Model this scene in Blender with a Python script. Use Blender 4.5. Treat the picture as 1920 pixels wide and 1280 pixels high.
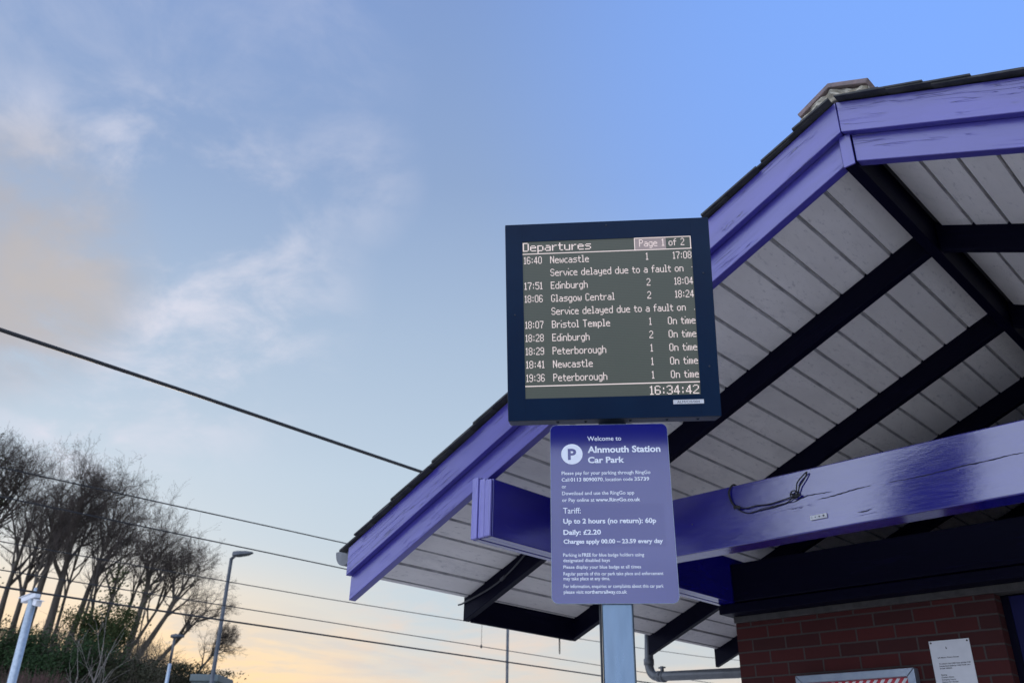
import bpy, bmesh, math, random
from math import radians as R, sin, cos, tan, pi, sqrt, atan2
from mathutils import Vector, Matrix
for o in list(bpy.data.objects): bpy.data.objects.remove(o)
scn = bpy.context.scene
COL = scn.collection
random.seed(7)

# ------------------------------------------------------------------ camera
YAW, PITCH, ROLL, FPX = R(44.38), R(26.93), R(0.975), 1642.3
EYE = Vector((0, 0, 1.6))
h = Vector((-sin(YAW), cos(YAW), 0)); rr = Vector((cos(YAW), sin(YAW), 0)); uu = Vector((0, 0, 1))
FWD = h*cos(PITCH)+uu*sin(PITCH); up = -h*sin(PITCH)+uu*cos(PITCH)
RT = rr*cos(ROLL)+up*sin(ROLL); UP = -rr*sin(ROLL)+up*cos(ROLL)
cam = bpy.data.cameras.new('camera'); camo = bpy.data.objects.new('camera', cam); COL.objects.link(camo)
camo.matrix_world = Matrix(((RT.x, UP.x, -FWD.x, EYE.x), (RT.y, UP.y, -FWD.y, EYE.y), (RT.z, UP.z, -FWD.z, EYE.z), (0, 0, 0, 1)))
cam.sensor_width = 36; cam.lens = 36*FPX/1920; cam.clip_start = .05; cam.clip_end = 3000
cam.dof.use_dof = True; cam.dof.focus_distance = 3.15; cam.dof.aperture_fstop = 5.6
scn.camera = camo
scn.render.resolution_x, scn.render.resolution_y = 1024, 682

def ray(px, py):
    return (RT*((px-960)/FPX)-UP*((py-640)/FPX)+FWD).normalized()
def at(px, py, D):                       # point at horizontal distance D from the standing place
    d = ray(px, py); return EYE+d*(D/sqrt(d.x*d.x+d.y*d.y))
def hit(px, py, ax, v):
    d = ray(px, py); return EYE+d*((v-EYE[ax])/d[ax])

# ------------------------------------------------------------------ node helpers
class NT:
    def __init__(s, tree): s.t = tree; s.n = tree.nodes; s.l = tree.links
    def new(s, typ, **kw):
        n = s.n.new(typ)
        for k, v in kw.items():
            if k == 'inp':
                for a, b in v.items():
                    if isinstance(b, bpy.types.NodeSocket): s.l.new(b, n.inputs[a])
                    else: n.inputs[a].default_value = b
            else: setattr(n, k, v)
        return n
    def math(s, op, a, b=0., c=0., clamp=False):
        n = s.n.new('ShaderNodeMath'); n.operation = op; n.use_clamp = clamp
        for i, v in enumerate((a, b, c)):
            if isinstance(v, bpy.types.NodeSocket): s.l.new(v, n.inputs[i])
            else: n.inputs[i].default_value = v
        return n.outputs[0]
    def mix(s, f, a, b, mode='MIX'):
        n = s.n.new('ShaderNodeMix'); n.data_type = 'RGBA'; n.blend_type = mode
        for i, v in ((0, f), (6, a), (7, b)):
            if isinstance(v, bpy.types.NodeSocket): s.l.new(v, n.inputs[i])
            else: n.inputs[i].default_value = v if i == 0 else (v[0], v[1], v[2], 1)
        return n.outputs[2]
    def smooth(s, v, a, b):
        n = s.n.new('ShaderNodeMapRange'); n.interpolation_type = 'SMOOTHSTEP'
        s.l.new(v, n.inputs[0]); n.inputs[1].default_value = a; n.inputs[2].default_value = b
        return n.outputs[0]
    def noise(s, vec, scale, detail=4, rough=.55, dist=0.):
        n = s.new('ShaderNodeTexNoise', inp={'Scale': scale, 'Detail': detail, 'Roughness': rough, 'Distortion': dist})
        if vec is not None: s.l.new(vec, n.inputs['Vector'])
        return n.outputs['Fac']
    def mapping(s, vec, sc=(1, 1, 1), loc=(0, 0, 0)):
        n = s.new('ShaderNodeMapping', inp={'Scale': sc, 'Location': loc}); s.l.new(vec, n.inputs['Vector']); return n.outputs[0]
    def dot(s, vec, d):
        n = s.n.new('ShaderNodeVectorMath'); n.operation = 'DOT_PRODUCT'; s.l.new(vec, n.inputs[0]); n.inputs[1].default_value = d
        return n.outputs['Value']

# ------------------------------------------------------------------ sky and sun
SUN_EL, SUN_AZ = R(5.5), R(71)           # the azimuth is measured from +Y towards -X
sundir = Vector((-sin(SUN_AZ)*cos(SUN_EL), cos(SUN_AZ)*cos(SUN_EL), sin(SUN_EL)))
w = bpy.data.worlds.new('World'); scn.world = w; w.use_nodes = True
N = NT(w.node_tree); N.n.clear()
geo = N.new('ShaderNodeTexCoord').outputs['Generated']
sky = N.new('ShaderNodeTexSky', sky_type='NISHITA', sun_disc=False, sun_elevation=SUN_EL, sun_rotation=-SUN_AZ,
            altitude=50, air_density=1.0, dust_density=1.6, ozone_density=2.2)
sep = N.new('ShaderNodeSeparateXYZ', inp={0: geo})
z = N.math('MAXIMUM', sep.outputs[2], 0.0)
den = N.math('ADD', z, .22)
proj = N.new('ShaderNodeCombineXYZ', inp={0: N.math('DIVIDE', sep.outputs[0], den), 1: N.math('DIVIDE', sep.outputs[1], den), 2: 0.}).outputs[0]
n1 = N.noise(proj, 2.6, 9, .6, .5)
n2 = N.noise(N.mapping(proj, (1, 1, 1), (3.1, 1.7, 0)), 7.0, 8, .62, .4)
wisp = N.math('MULTIPLY_ADD', n2, .45, N.math('MULTIPLY', n1, .55))
cl = N.smooth(wisp, .44, .66)
def lobe(px, py, deg, amp):
    d = ray(px, py)
    return N.math('MULTIPLY', N.smooth(N.dot(geo, d), cos(R(deg)), cos(R(deg*.15))), amp)
thin = lobe(260, 520, 15, .8)
for a in ((60, 420, 11, .7), (640, 330, 6, .30), (160, 120, 14, .2), (250, 560, 6, .95), (380, 480, 5, .6), (150, 810, 4, .9), (820, 1230, 9, .5), (520, 60, 10, .2)):
    thin = N.math('MAXIMUM', thin, lobe(*a))
el_w = N.smooth(z, .45, .0)
base = sky.outputs[0]
# warm / cool balance of the photographed evening: paler and bluer high up, peach low down in the west
west = N.smooth(N.dot(geo, Vector((sundir.x, sundir.y, 0)).normalized()), -.2, 1.0)
grad = N.new('ShaderNodeValToRGB', inp={0: z})
cr = grad.color_ramp; cr.elements[0].position = 0; cr.elements[0].color = (8.8, 7.0, 5.4, 1)
cr.elements[1].position = 1; cr.elements[1].color = (1.6, 2.7, 7.0, 1)
for p_, c_ in ((.075, (8.0, 7.2, 6.4)), (.115, (7.0, 7.1, 7.1)), (.165, (6.0, 7.0, 7.8)), (.30, (5.5, 6.8, 8.2)), (.45, (4.4, 5.7, 7.6)), (.60, (3.1, 4.35, 6.9)), (.72, (2.6, 3.9, 7.0))):
    e = cr.elements.new(p_); e.color = (*c_, 1)
skyc = N.mix(.88, base, grad.outputs[0])
glow = N.smooth(N.dot(geo, sundir), .925, .995)
skyc = N.mix(N.math('MULTIPLY', glow, N.smooth(z, .24, .06)), skyc, (11.5, 7.9, 4.0))
bluer = N.smooth(N.dot(geo, ray(2020, 50)), .80, 1.02)
skyc = N.mix(N.math('MULTIPLY', bluer, .75), skyc, (2.1, 4.5, 11.5))
lowv = N.mapping(geo, (3.2, 3.2, 21.))
n3 = N.noise(lowv, 1.35, 7, .6, .35)
lowc = N.math('MULTIPLY', N.smooth(n3, .46, .66), N.math('MULTIPLY', N.smooth(z, .185, .115), .8))
skyc = N.mix(lowc, skyc, (9.1, 7.1, 5.7))
lowg = N.math('MULTIPLY', N.smooth(n3, .50, .36), N.math('MULTIPLY', N.smooth(z, .19, .12), .5))
skyc = N.mix(lowg, skyc, (5.9, 6.4, 7.0))
cloudc = N.mix(N.smooth(z, .10, .30), (9.0, 6.6, 4.9), (7.6, 7.6, 8.6))
fac = N.math('MULTIPLY', cl, thin, clamp=True)
skyc = N.mix(fac, skyc, cloudc)
# grey heart of the cloud at the left
gl = N.math('MULTIPLY', lobe(10, 480, 9.5, .95), N.smooth(n1, .28, .58))
skyc = N.mix(gl, skyc, (4.6, 4.6, 5.1))
gl2 = N.math('MULTIPLY', lobe(90, 540, 5, .7), N.smooth(n1, .34, .62))
skyc = N.mix(gl2, skyc, (5.6, 5.2, 5.0))
# added fill: unseen sky behind the camera brightened to light the fronts
rear_fill = N.smooth(N.dot(geo, Vector((.10, -.99, .10)).normalized()), .02, .50)
skyc = N.mix(N.math('MULTIPLY', rear_fill, N.math('MULTIPLY_ADD', N.smooth(n1, .3, .62), .25, .75)), skyc, (15.3, 17.2, 22.3))
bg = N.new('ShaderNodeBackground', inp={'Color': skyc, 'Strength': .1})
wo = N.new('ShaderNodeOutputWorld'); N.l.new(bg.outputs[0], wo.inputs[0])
sl = bpy.data.lights.new('sun', 'SUN'); sl.energy = 2.0; sl.angle = R(.5); sl.color = (1, .80, .58)
so = bpy.data.objects.new('sun', sl); COL.objects.link(so); so.rotation_euler = sundir.to_track_quat('Z', 'Y').to_euler()
so.location = (-20, 10, 30)
scn.view_settings.view_transform = 'Standard'; scn.view_settings.look = 'None'
scn.view_settings.exposure = 0.0; scn.view_settings.gamma = 1

# ------------------------------------------------------------------ materials
def mat(name, color=(.5, .5, .5), rough=.5, metal=0., ior=1.5):
    m = bpy.data.materials.new(name); m.use_nodes = True
    t = NT(m.node_tree); b = t.n['Principled BSDF']
    b.inputs['Base Color'].default_value = (*color, 1); b.inputs['Roughness'].default_value = rough
    b.inputs['Metallic'].default_value = metal; b.inputs['IOR'].default_value = ior
    return m, t, b
def bump(t, b, height, strength, dist=.01, normal=None):
    n = t.new('ShaderNodeBump', inp={'Strength': strength, 'Distance': dist, 'Height': height})
    if normal is not None: t.l.new(normal, n.inputs['Normal'])
    t.l.new(n.outputs[0], b.inputs['Normal']); return n.outputs[0]
def mottled(name, c1, c2, scale, rough=.6, metal=0., bstr=.2, bscale=None, coord='Object', stretch=(1, 1, 1), rvar=.15, ior=1.5):
    m, t, b = mat(name, c1, rough, metal, ior)
    tc = t.new('ShaderNodeTexCoord').outputs[coord]
    v = t.mapping(tc, stretch)
    n = t.noise(v, scale, 6, .6)
    t.l.new(t.mix(t.smooth(n, .3, .7), c1, c2), b.inputs['Base Color'])
    n2_ = t.noise(v, (bscale or scale*5), 5, .6)
    t.l.new(t.math('MULTIPLY_ADD', n2_, rvar*2, rough-rvar), b.inputs['Roughness'])
    if bstr: bump(t, b, n2_, bstr, .004)
    return m

def violet_paint(name, base=(.044, .036, .28), dark=(.006, .004, .05), cracks=1., rough=.32, ior=2.0, wave=.25, thin=0.):
    m, t, b = mat(name, base, rough, 0, ior)
    uv = t.new('ShaderNodeTexCoord').outputs['UV']
    g1 = t.noise(t.mapping(uv, (.75, 15, 1)), 1., 3.5, .55, .25)
    g2 = t.noise(t.mapping(uv, (1.5, 24, 1), (4.2, 7.7, 0)), 1., 4, .6, .4)
    def contour(g_, k_, w_): return t.smooth(t.math('ABSOLUTE', t.math('SUBTRACT', t.math('FRACT', t.math('MULTIPLY', g_, k_)), .5)), w_, w_*.25)
    area = t.smooth(t.noise(t.mapping(uv, (1.1, 7, 1), (9, 2, 0)), 1., 3, .6), .50+thin, .60+thin)
    area2 = t.smooth(t.noise(t.mapping(uv, (1.9, 11, 1), (1, 5, 0)), 1., 3, .6), .54+thin, .62+thin)
    l1 = t.math('MULTIPLY', contour(g1, 8., .060), area)
    l2 = t.math('MULTIPLY', contour(g2, 10., .070), area2)
    # knots and nail holes
    vor = t.new('ShaderNodeTexVoronoi', inp={'Scale': 5.0}); t.l.new(t.mapping(uv, (1, 1.6, 1)), vor.inputs['Vector'])
    spot = t.smooth(vor.outputs['Distance'], .030, .018)
    line = t.math('MULTIPLY', t.math('MAXIMUM', t.math('MAXIMUM', l1, l2), t.math('MULTIPLY', spot, .8)), cracks, clamp=True)
    tone = t.noise(t.mapping(uv, (2, 9, 1)), 1., 4, .6)
    c = t.mix(t.smooth(tone, .3, .75), base, tuple(x*1.25 for x in base))
    t.l.new(t.mix(t.math('MULTIPLY', line, .75), c, dark), b.inputs['Base Color'])
    brush = t.noise(t.mapping(uv, (9, 170, 1)), 1., 4, .6)
    lump = t.noise(t.mapping(uv, (14, 40, 1)), 1., 5, .6)
    t.l.new(t.math('MULTIPLY_ADD', brush, .22, rough-.10), b.inputs['Roughness'])
    hgt = t.math('SUBTRACT', t.math('MULTIPLY_ADD', lump, wave, t.math('MULTIPLY', brush, .10)), t.math('MULTIPLY', line, .9))
    bump(t, b, hgt, .45, .004)
    return m
M = {}
M['violet'] = violet_paint('violet_gloss_paint')
M['violet_beam'] = violet_paint('violet_beam_paint', (.009, .007, .19), cracks=.8, rough=.14, ior=2.3, wave=.26, thin=.12)
M['violet_end'] = violet_paint('violet_flaked_paint', (.13, .12, .42), cracks=.9, rough=.36, ior=2.1, wave=2.4)
M['crack'] = mat('open_crack', (.004, .003, .03), .8)[0]
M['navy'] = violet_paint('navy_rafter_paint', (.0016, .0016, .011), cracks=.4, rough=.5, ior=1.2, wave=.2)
def soffit():
    m, t, b = mat('white_soffit_paint', (.74, .73, .76), .55)
    uv = t.new('ShaderNodeTexCoord').outputs['UV']
    big = t.noise(t.mapping(uv, (1.2, 3, 1)), 1.6, 5, .65)
    fine = t.noise(t.mapping(uv, (5, 14, 1)), 3., 7, .7)
    grime = t.math('MULTIPLY', t.smooth(fine, .54, .68), t.smooth(big, .36, .58))
    web = t.smooth(t.math('ABSOLUTE', t.math('SUBTRACT', t.noise(t.mapping(uv, (6, 8, 1), (3, 1, 0)), 1., 6, .7, 1.), .5)), .006, .0)
    web = t.math('MULTIPLY', web, t.smooth(t.noise(uv, 2.3, 2), .55, .68))
    sp = t.new('ShaderNodeTexVoronoi', inp={'Scale': 26.}); t.l.new(uv, sp.inputs['Vector'])
    speck = t.math('MULTIPLY', t.smooth(sp.outputs['Distance'], .10, .03), t.smooth(t.noise(uv, 9., 2), .60, .64))
    sp2 = t.new('ShaderNodeSeparateXYZ', inp={0: uv})
    wn = t.new('ShaderNodeTexWhiteNoise', noise_dimensions='1D'); t.l.new(t.math('FLOOR', t.math('DIVIDE', sp2.outputs[1], .1497)), wn.inputs['W'])
    c = t.mix(t.smooth(big, .3, .75), (.80, .775, .75), (.90, .875, .85))
    c = t.mix(t.math('MULTIPLY', wn.outputs['Value'], .22), c, (.55, .54, .55))
    stain = t.smooth(t.noise(t.mapping(uv, (.9, 2.2, 1), (5, 3, 0)), 1.7, 6, .7, .6), .52, .72)
    c = t.mix(t.math('MULTIPLY', stain, .38), c, (.42, .42, .44))
    c = t.mix(t.math('MULTIPLY', grime, .5), c, (.30, .30, .33))
    c = t.mix(t.math('MULTIPLY', web, .6), c, (.25, .25, .28))
    c = t.mix(t.math('MULTIPLY', speck, .5), c, (.10, .10, .11))
    t.l.new(c, b.inputs['Base Color']); bump(t, b, fine, .12, .003)
    return m
M['soffit'] = soffit(); M['soffit_joint'] = mottled('dirty_board_joint', (.28, .28, .29), (.50, .49, .49), 9, .8)
M['underlay'] = mat('dark_underlay', (.05, .05, .055), .9)[0]
M['slate'] = mottled('roof_slate', (.022, .024, .027), (.055, .056, .052), 14, .7, bstr=.5)
M['tile'] = mottled('concrete_ridge_tile', (.27, .20, .19), (.18, .15, .15), 30, .9, bstr=.5, bscale=120)
M['mortar'] = mottled('lime_mortar', (.60, .55, .43), (.34, .32, .26), 22, .95, bstr=.9, bscale=70)
def brick():
    m, t, b = mat('red_brick', (.3, .05, .04), .85)
    tc = t.new('ShaderNodeTexCoord').outputs['UV']
    jit = t.new('ShaderNodeTexNoise', inp={'Scale': 14., 'Detail': 4.}); t.l.new(tc, jit.inputs['Vector'])
    v = t.new('ShaderNodeVectorMath', operation='MULTIPLY_ADD', inp={0: jit.outputs['Color'], 1: (.004, .004, 0), 2: tc}).outputs[0]
    br = t.new('ShaderNodeTexBrick', offset=.5, offset_frequency=2, inp={'Scale': 1., 'Mortar Size': .0052, 'Mortar Smooth': .15, 'Bias': 0., 'Brick Width': .225, 'Row Height': .075,
               'Color1': (.066, .0052, .0040, 1), 'Color2': (.036, .0036, .0032, 1), 'Mortar': (.052, .042, .038, 1)})
    t.l.new(v, br.inputs['Vector'])
    n = t.noise(tc, 60., 6, .65)
    t.l.new(t.mix(t.math('MULTIPLY', t.smooth(n, .45, .8), .45), br.outputs['Color'], (.03, .007, .007)), b.inputs['Base Color'])
    hh = t.math('ADD', t.math('MULTIPLY', br.outputs['Fac'], -1.), t.math('MULTIPLY', n, .35))
    bump(t, b, hh, .7, .006); return m
M['brick'] = brick()
M['cement'] = mottled('grey_cement', (.075, .07, .068), (.05, .047, .045), 20, .9, bstr=.5)
M['steel'] = mottled('galvanised_steel', (.14, .205, .28), (.175, .24, .31), 9, .30, .9, bstr=.05, stretch=(1, 1, .12))
M['lampsteel'] = mottled('painted_lamp_steel', (.055, .065, .075), (.10, .11, .12), 6, .5, .3, bstr=.05)
M['galv'] = mottled('spangled_zinc', (.33, .40, .46), (.46, .53, .58), 20, .45, .5, bstr=.1)
M['alu'] = mottled('anodised_aluminium', (.24, .29, .35), (.30, .35, .40), 12, .38, .7, bstr=.05)
M['white'] = mottled('white_plate', (.74, .76, .78), (.66, .68, .70), 9, .45, bstr=.05)
M['black_ink'] = mat('black_lettering', (.015, .015, .02), .6)[0]
M['white_ink'] = mat('white_lettering', (.80, .84, .90), .45)[0]
M['grey_plastic'] = mottled('grey_gutter_plastic', (.10, .11, .12), (.15, .16, .17), 8, .35, bstr=.06)
M['wire'] = mat('dark_wire', (.02, .022, .025), .6)[0]
M['cord'] = mottled('black_cord', (.008, .008, .010), (.02, .02, .022), 80, .55, bstr=.5, bscale=300)
M['conduit'] = mottled('grey_cable', (.07, .07, .08), (.05, .05, .055), 20, .5)
M['blue_door'] = mottled('blue_door_paint', (.0025, .0035, .05), (.0035, .0045, .06), 5, .55, bstr=.08, ior=1.3)
M['case'] = mottled('dark_blue_powder_coat', (.006, .016, .034), (.008, .020, .042), 40, .42, bstr=.15, bscale=500)
M['bezel'] = mottled('dark_bezel_glass', (.0015, .013, .042), (.002, .018, .052), 3, .22, bstr=0, rvar=.03, ior=1.22)
M['sign_face'] = mottled('navy_sign_film', (.005, .007, .165), (.006, .008, .18), 2, .07, bstr=.006, bscale=6, rvar=.01, ior=1.88)
M['sticker'] = mottled('navy_sticker_film', (.005, .007, .158), (.006, .008, .172), 2, .10, bstr=.006, bscale=6, rvar=.01, ior=1.84)
M['red'] = mat('red_poster', (.50, .03, .05), .5)[0]
M['paper'] = mat('white_poster', (.75, .75, .75), .6)[0]
def glow_mat(name, c, s):
    m, t, b = mat(name, tuple(x*.2 for x in c), .5)
    b.inputs['Emission Color'].default_value = (*c, 1); b.inputs['Emission Strength'].default_value = s
    return m
M['led'] = glow_mat('lit_dots', (1., .86, .85), .74)
M['led_dim'] = glow_mat('dim_lit_dots', (1., .82, .82), .17)
def screen():
    m, t, b = mat('unlit_dot_matrix', (.02, .025, .022), .35)
    uv = t.new('ShaderNodeTexCoord').outputs['UV']
    s = t.new('ShaderNodeSeparateXYZ', inp={0: uv})
    def stripe(o, pitch):
        return t.smooth(t.math('ABSOLUTE', t.math('SUBTRACT', t.math('FRACT', t.math('DIVIDE', o, pitch)), .5)), .5, .30)
    g = t.math('MULTIPLY', t.math('MULTIPLY_ADD', stripe(s.outputs[0], .622/240), .35, .65), t.math('MULTIPLY_ADD', stripe(s.outputs[1], .589/96), .55, .45))
    tone = t.noise(t.mapping(uv, (2, 3, 1)), 2., 3)
    c = t.mix(tone, (.056, .070, .058), (.074, .084, .066))
    c = t.mix(g, (.012, .018, .020), c)
    t.l.new(c, b.inputs['Emission Color']); b.inputs['Emission Strength'].default_value = .78
    return m
M['screen'] = screen()
def bark(name, c1, c2): return mottled(name, c1, c2, 5, .9, bstr=.6, stretch=(1, 1, .25))
M['bark'] = bark('brown_bark', (.055, .045, .036), (.10, .085, .066))
M['twig'] = bark('twig_bark', (.050, .040, .034), (.085, .066, .054))
M['pale_bark'] = bark('pale_bark', (.30, .27, .24), (.20, .18, .16))
M['brush'] = bark('brown_brush_bark', (.085, .072, .055), (.14, .12, .085))
M['red_twig'] = bark('red_twig_bark', (.11, .055, .05), (.075, .042, .038))
def leaf(name, c1, c2):
    m, t, b = mat(name, c1, .9, 0, 1.2)
    oi = t.new('ShaderNodeTexCoord').outputs['Object']
    n = t.noise(oi, 1.8, 3); n3 = t.noise(oi, 12., 2)
    t.l.new(t.mix(t.math('MULTIPLY_ADD', n3, .5, t.math('MULTIPLY', n, .5)), c1, c2), b.inputs['Base Color']); return m
M['leaf_dark'] = leaf('dark_evergreen_leaf', (.016, .036, .016), (.045, .075, .030))
M['leaf_ivy'] = leaf('ivy_leaf', (.026, .040, .014), (.065, .080, .030))
M['leaf_grey'] = leaf('dull_shrub_leaf', (.032, .036, .022), (.07, .068, .042))
M['bankgrass'] = mottled('bank_grass', (.030, .045, .020), (.075, .070, .040), 1.2, .9, bstr=.8)
M['paving'] = mottled('platform_concrete', (.56, .50, .43), (.66, .60, .52), 3, .85, bstr=.4, bscale=60)

# ------------------------------------------------------------------ mesh builder
class MB:
    def __init__(s): s.v = []; s.f = []; s.sm = []
    def add(s, vs, fs, smooth=False):
        k = len(s.v); s.v += [tuple(x) for x in vs]; s.f += [tuple(i+k for i in f) for f in fs]; s.sm += [smooth]*len(fs)
    def box(s, x0, x1, y0, y1, z0, z1):
        s.add([(x, y, z_) for x in (x0, x1) for y in (y0, y1) for z_ in (z0, z1)],
              [(0, 1, 3, 2), (4, 6, 7, 5), (0, 4, 5, 1), (2, 3, 7, 6), (0, 2, 6, 4), (1, 5, 7, 3)])
    def prism(s, poly, a, b, axis='y'):           # polygon in the two other axes, extruded along axis
        n = len(poly)
        def p(q, t): return {'y': (q[0], t, q[1]), 'x': (t, q[0], q[1]), 'z': (q[0], q[1], t)}[axis]
        s.add([p(q, a) for q in poly]+[p(q, b) for q in poly],
              [tuple(range(n))[::-1], tuple(range(n, 2*n))]+[(i, (i+1) % n, n+(i+1) % n, n+i) for i in range(n)])
    def tube(s, pts, rad, n=8, cap=True, smooth=True):
        pts = [Vector(p) for p in pts]; k = len(pts)
        if not hasattr(rad, '__len__'): rad = [rad]*k
        vs = []; a = None
        for i, p in enumerate(pts):
            d = (pts[min(i+1, k-1)]-pts[max(i-1, 0)])
            if d.length < 1e-9: d = Vector((0, 0, 1))
            d.normalize()
            if a is None: a = d.orthogonal().normalized()
            a = (a-d*a.dot(d)); a = a.normalized() if a.length > 1e-6 else d.orthogonal().normalized()
            b = d.cross(a)
            vs += [p+(a*cos(2*pi*j/n)+b*sin(2*pi*j/n))*rad[i] for j in range(n)]
        fs = [(i*n+j, i*n+(j+1) % n, (i+1)*n+(j+1) % n, (i+1)*n+j) for i in range(k-1) for j in range(n)]
        if cap: fs += [tuple(range(n))[::-1], tuple(range((k-1)*n, k*n))]
        s.add(vs, fs, smooth)
    def lathe(s, c, prof, n=20, axis='z'):
        vs = []
        for r_, t in prof:
            for j in range(n):
                a = 2*pi*j/n
                q = (cos(a)*r_, sin(a)*r_, t)
                vs.append((c[0]+q[0], c[1]+q[1], c[2]+q[2]) if axis == 'z' else (c[0]+q[0], c[1]+q[2], c[2]+q[1]))
        k = len(prof)
        s.add(vs, [(i*n+j, i*n+(j+1) % n, (i+1)*n+(j+1) % n, (i+1)*n+j) for i in range(k-1) for j in range(n)]+[tuple(range(n))[::-1], tuple(range((k-1)*n, k*n))], True)
        s.sm[-2:] = [False, False]
    def build(s, name, m, parent=None, loc=(0, 0, 0), grain=None, bevel=0., rot=None, recalc=True):
        me = bpy.data.meshes.new(name)
        off = Vector(loc)
        me.from_pydata([tuple(Vector(v)-off) for v in s.v], [], s.f)
        me.polygons.foreach_set('use_smooth', s.sm)
        if grain is not None:
            g = Vector(grain).normalized(); uvl = me.uv_layers.new(name='UVMap').data
            for p in me.polygons:
                n = p.normal; c = n.cross(g)
                if c.length < .3:
                    gg = Vector((0, 0, 1)) if abs(n.z) < .7 else Vector((1, 0, 0)); c = n.cross(gg).normalized()
                else: gg = g-n*g.dot(n); gg.normalize(); c.normalize()
                for li in p.loop_indices:
                    co = Vector(s.v[me.loops[li].vertex_index]); uvl[li].uv = (co.dot(gg), co.dot(c)+n.dot(Vector((1.7, 2.3, 3.1)))*3)
        me.update()
        if recalc:
            bm = bmesh.new(); bm.from_mesh(me); bmesh.ops.recalc_face_normals(bm, faces=bm.faces); bm.to_mesh(me); bm.free()
        me.materials.append(m)
        o = bpy.data.objects.new(name, me); COL.objects.link(o)
        o.location = off
        if rot is not None: o.rotation_euler = rot
        if parent is not None:
            o.parent = parent; o.location = off-wloc(parent) if rot is None else off
        if bevel:
            bv = o.modifiers.new('bevel', 'BEVEL'); bv.width = bevel; bv.segments = 2; bv.limit_method = 'ANGLE'; bv.angle_limit = R(40)
        return o
def wloc(o):
    l = Vector((0, 0, 0))
    while o is not None: l += o.location; o = o.parent
    return l
def thing(name, label, cat, loc=(0, 0, 0), group=None):
    o = bpy.data.objects.new(name, None); COL.objects.link(o); o.location = loc; o.empty_display_size = .2
    o['label'] = label; o['category'] = cat
    if group: o['group'] = group
    return o
def tag(o, label, cat, group=None):
    o['label'] = label; o['category'] = cat
    if group: o['group'] = group
    return o
def struct(o, kind='structure'): o['kind'] = kind; return o

# ------------------------------------------------------------------ lettering
_tx = bpy.data.curves.new('lettering', 'FONT'); _to = bpy.data.objects.new('lettering', _tx); COL.objects.link(_to)
def text_raw(s, bold=0.):
    _tx.body = s; _tx.size = 1; _tx.offset = bold; _tx.resolution_u = 3; _tx.extrude = 0
    bpy.context.view_layer.update(); dg = bpy.context.evaluated_depsgraph_get()
    me = bpy.data.meshes.new_from_object(_to.evaluated_get(dg))
    v = [tuple(p.co) for p in me.vertices]; f = [tuple(p.vertices) for p in me.polygons]
    bpy.data.meshes.remove(me); return v, f
_hv, _ = text_raw('H'); CAPH = max(v[1] for v in _hv)-min(v[1] for v in _hv)
def text_into(mb, s, x0, x1, y, cap, bold, plane, lift=.0007):
    """plane: (origin, right, up, normal) in the coordinates the mesh is built in"""
    v, f = text_raw(s, bold); o, r_, u_, n_ = plane
    a = min(p[0] for p in v); b = max(p[0] for p in v); sx = (x1-x0)/(b-a); sy = cap/CAPH
    mb.add([o+r_*(x0+(p[0]-a)*sx)+u_*(y+p[1]*sy)+n_*lift for p in v], f)

# ------------------------------------------------------------------ ground, bank
g = MB()
nx = 60
g.add([(-900, -900, 0), (900, -900, 0), (900, 900, 0), (-900, 900, 0)], [(0, 1, 2, 3)])
struct(g.build('ground', M['paving']))
def bank_h(az, D):
    az = math.degrees(az)
    pts = ((30, 0), (48, .8), (56, 3.2), (60, 4.6), (62.5, 5.3), (66, 6.2), (72, 6.4), (80, 6.6), (95, 5.0), (115, 0))
    top = 0
    for (a, ha), (b, hb) in zip(pts, pts[1:]):
        if a <= az <= b: top = ha+(hb-ha)*(az-a)/(b-a)
    t = max(0, min(1, (D-26)/18)); t = t*t*(3-2*t)
    k = max(0, min(1, (D-52)/14)); k = k*k*(3-2*k)
    return top*t*(1-k)
bk = MB(); na, nd = 90, 34
for i in range(na+1):
    for j in range(nd+1):
        az = R(28+90*i/na); D = 24+44*j/nd
        zz = bank_h(az, D); zz += (sin(i*1.7+j*.9)+sin(i*.6-j*1.3))*.10*min(1, zz) - .05*(zz < .02)
        bk.add([(-sin(az)*D, cos(az)*D, zz)], [])
bk.f = [(i*(nd+1)+j, (i+1)*(nd+1)+j, (i+1)*(nd+1)+j+1, i*(nd+1)+j+1) for i in range(na) for j in range(nd)]; bk.sm = [True]*len(bk.f)
struct(bk.build('hill', M['bankgrass']))

# ------------------------------------------------------------------ station building
SL = .435; XR = -1.0; NS = sqrt(1+SL*SL)
YF = 2.95; YB = 9.2
def zs(z0, x): return z0-SL*abs(x-XR)
bld = thing('station_building', 'brick station building with violet timber gable canopy and white boarded soffit', 'building', (XR, 7.0, 0))
XL, XRt = -4.12, 2.12
def slope_board(name, m, z_lo, z_hi, y0, y1, xa, xb, bevel=.003, parent=bld):
    mb = MB(); mb.prism([(xa, zs(z_lo, xa)), (xb, zs(z_lo, xb)), (xb, zs(z_hi, xb)), (xa, zs(z_hi, xa))], y0, y1)
    s_ = 1 if xa < XR else -1
    return mb.build(name, m, parent, (xa, y0, zs(z_lo, xa)), grain=(1, 0, s_*SL), bevel=bevel)
for s_ in (-1, 1):
    inner, outer = XR+s_*.0015, (XL if s_ < 0 else XRt)
    lo, hi = (outer, inner) if s_ < 0 else (inner, outer)
    slope_board('bargeboard', M['violet'], 3.865, 4.02, YF, YF+.045, lo if s_ < 0 else XR+.026, hi if s_ > 0 else XR-.026)
    slope_board('bargeboard', M['violet'], 3.995, 4.150, YF-.036, YF-.002, lo, hi)
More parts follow.
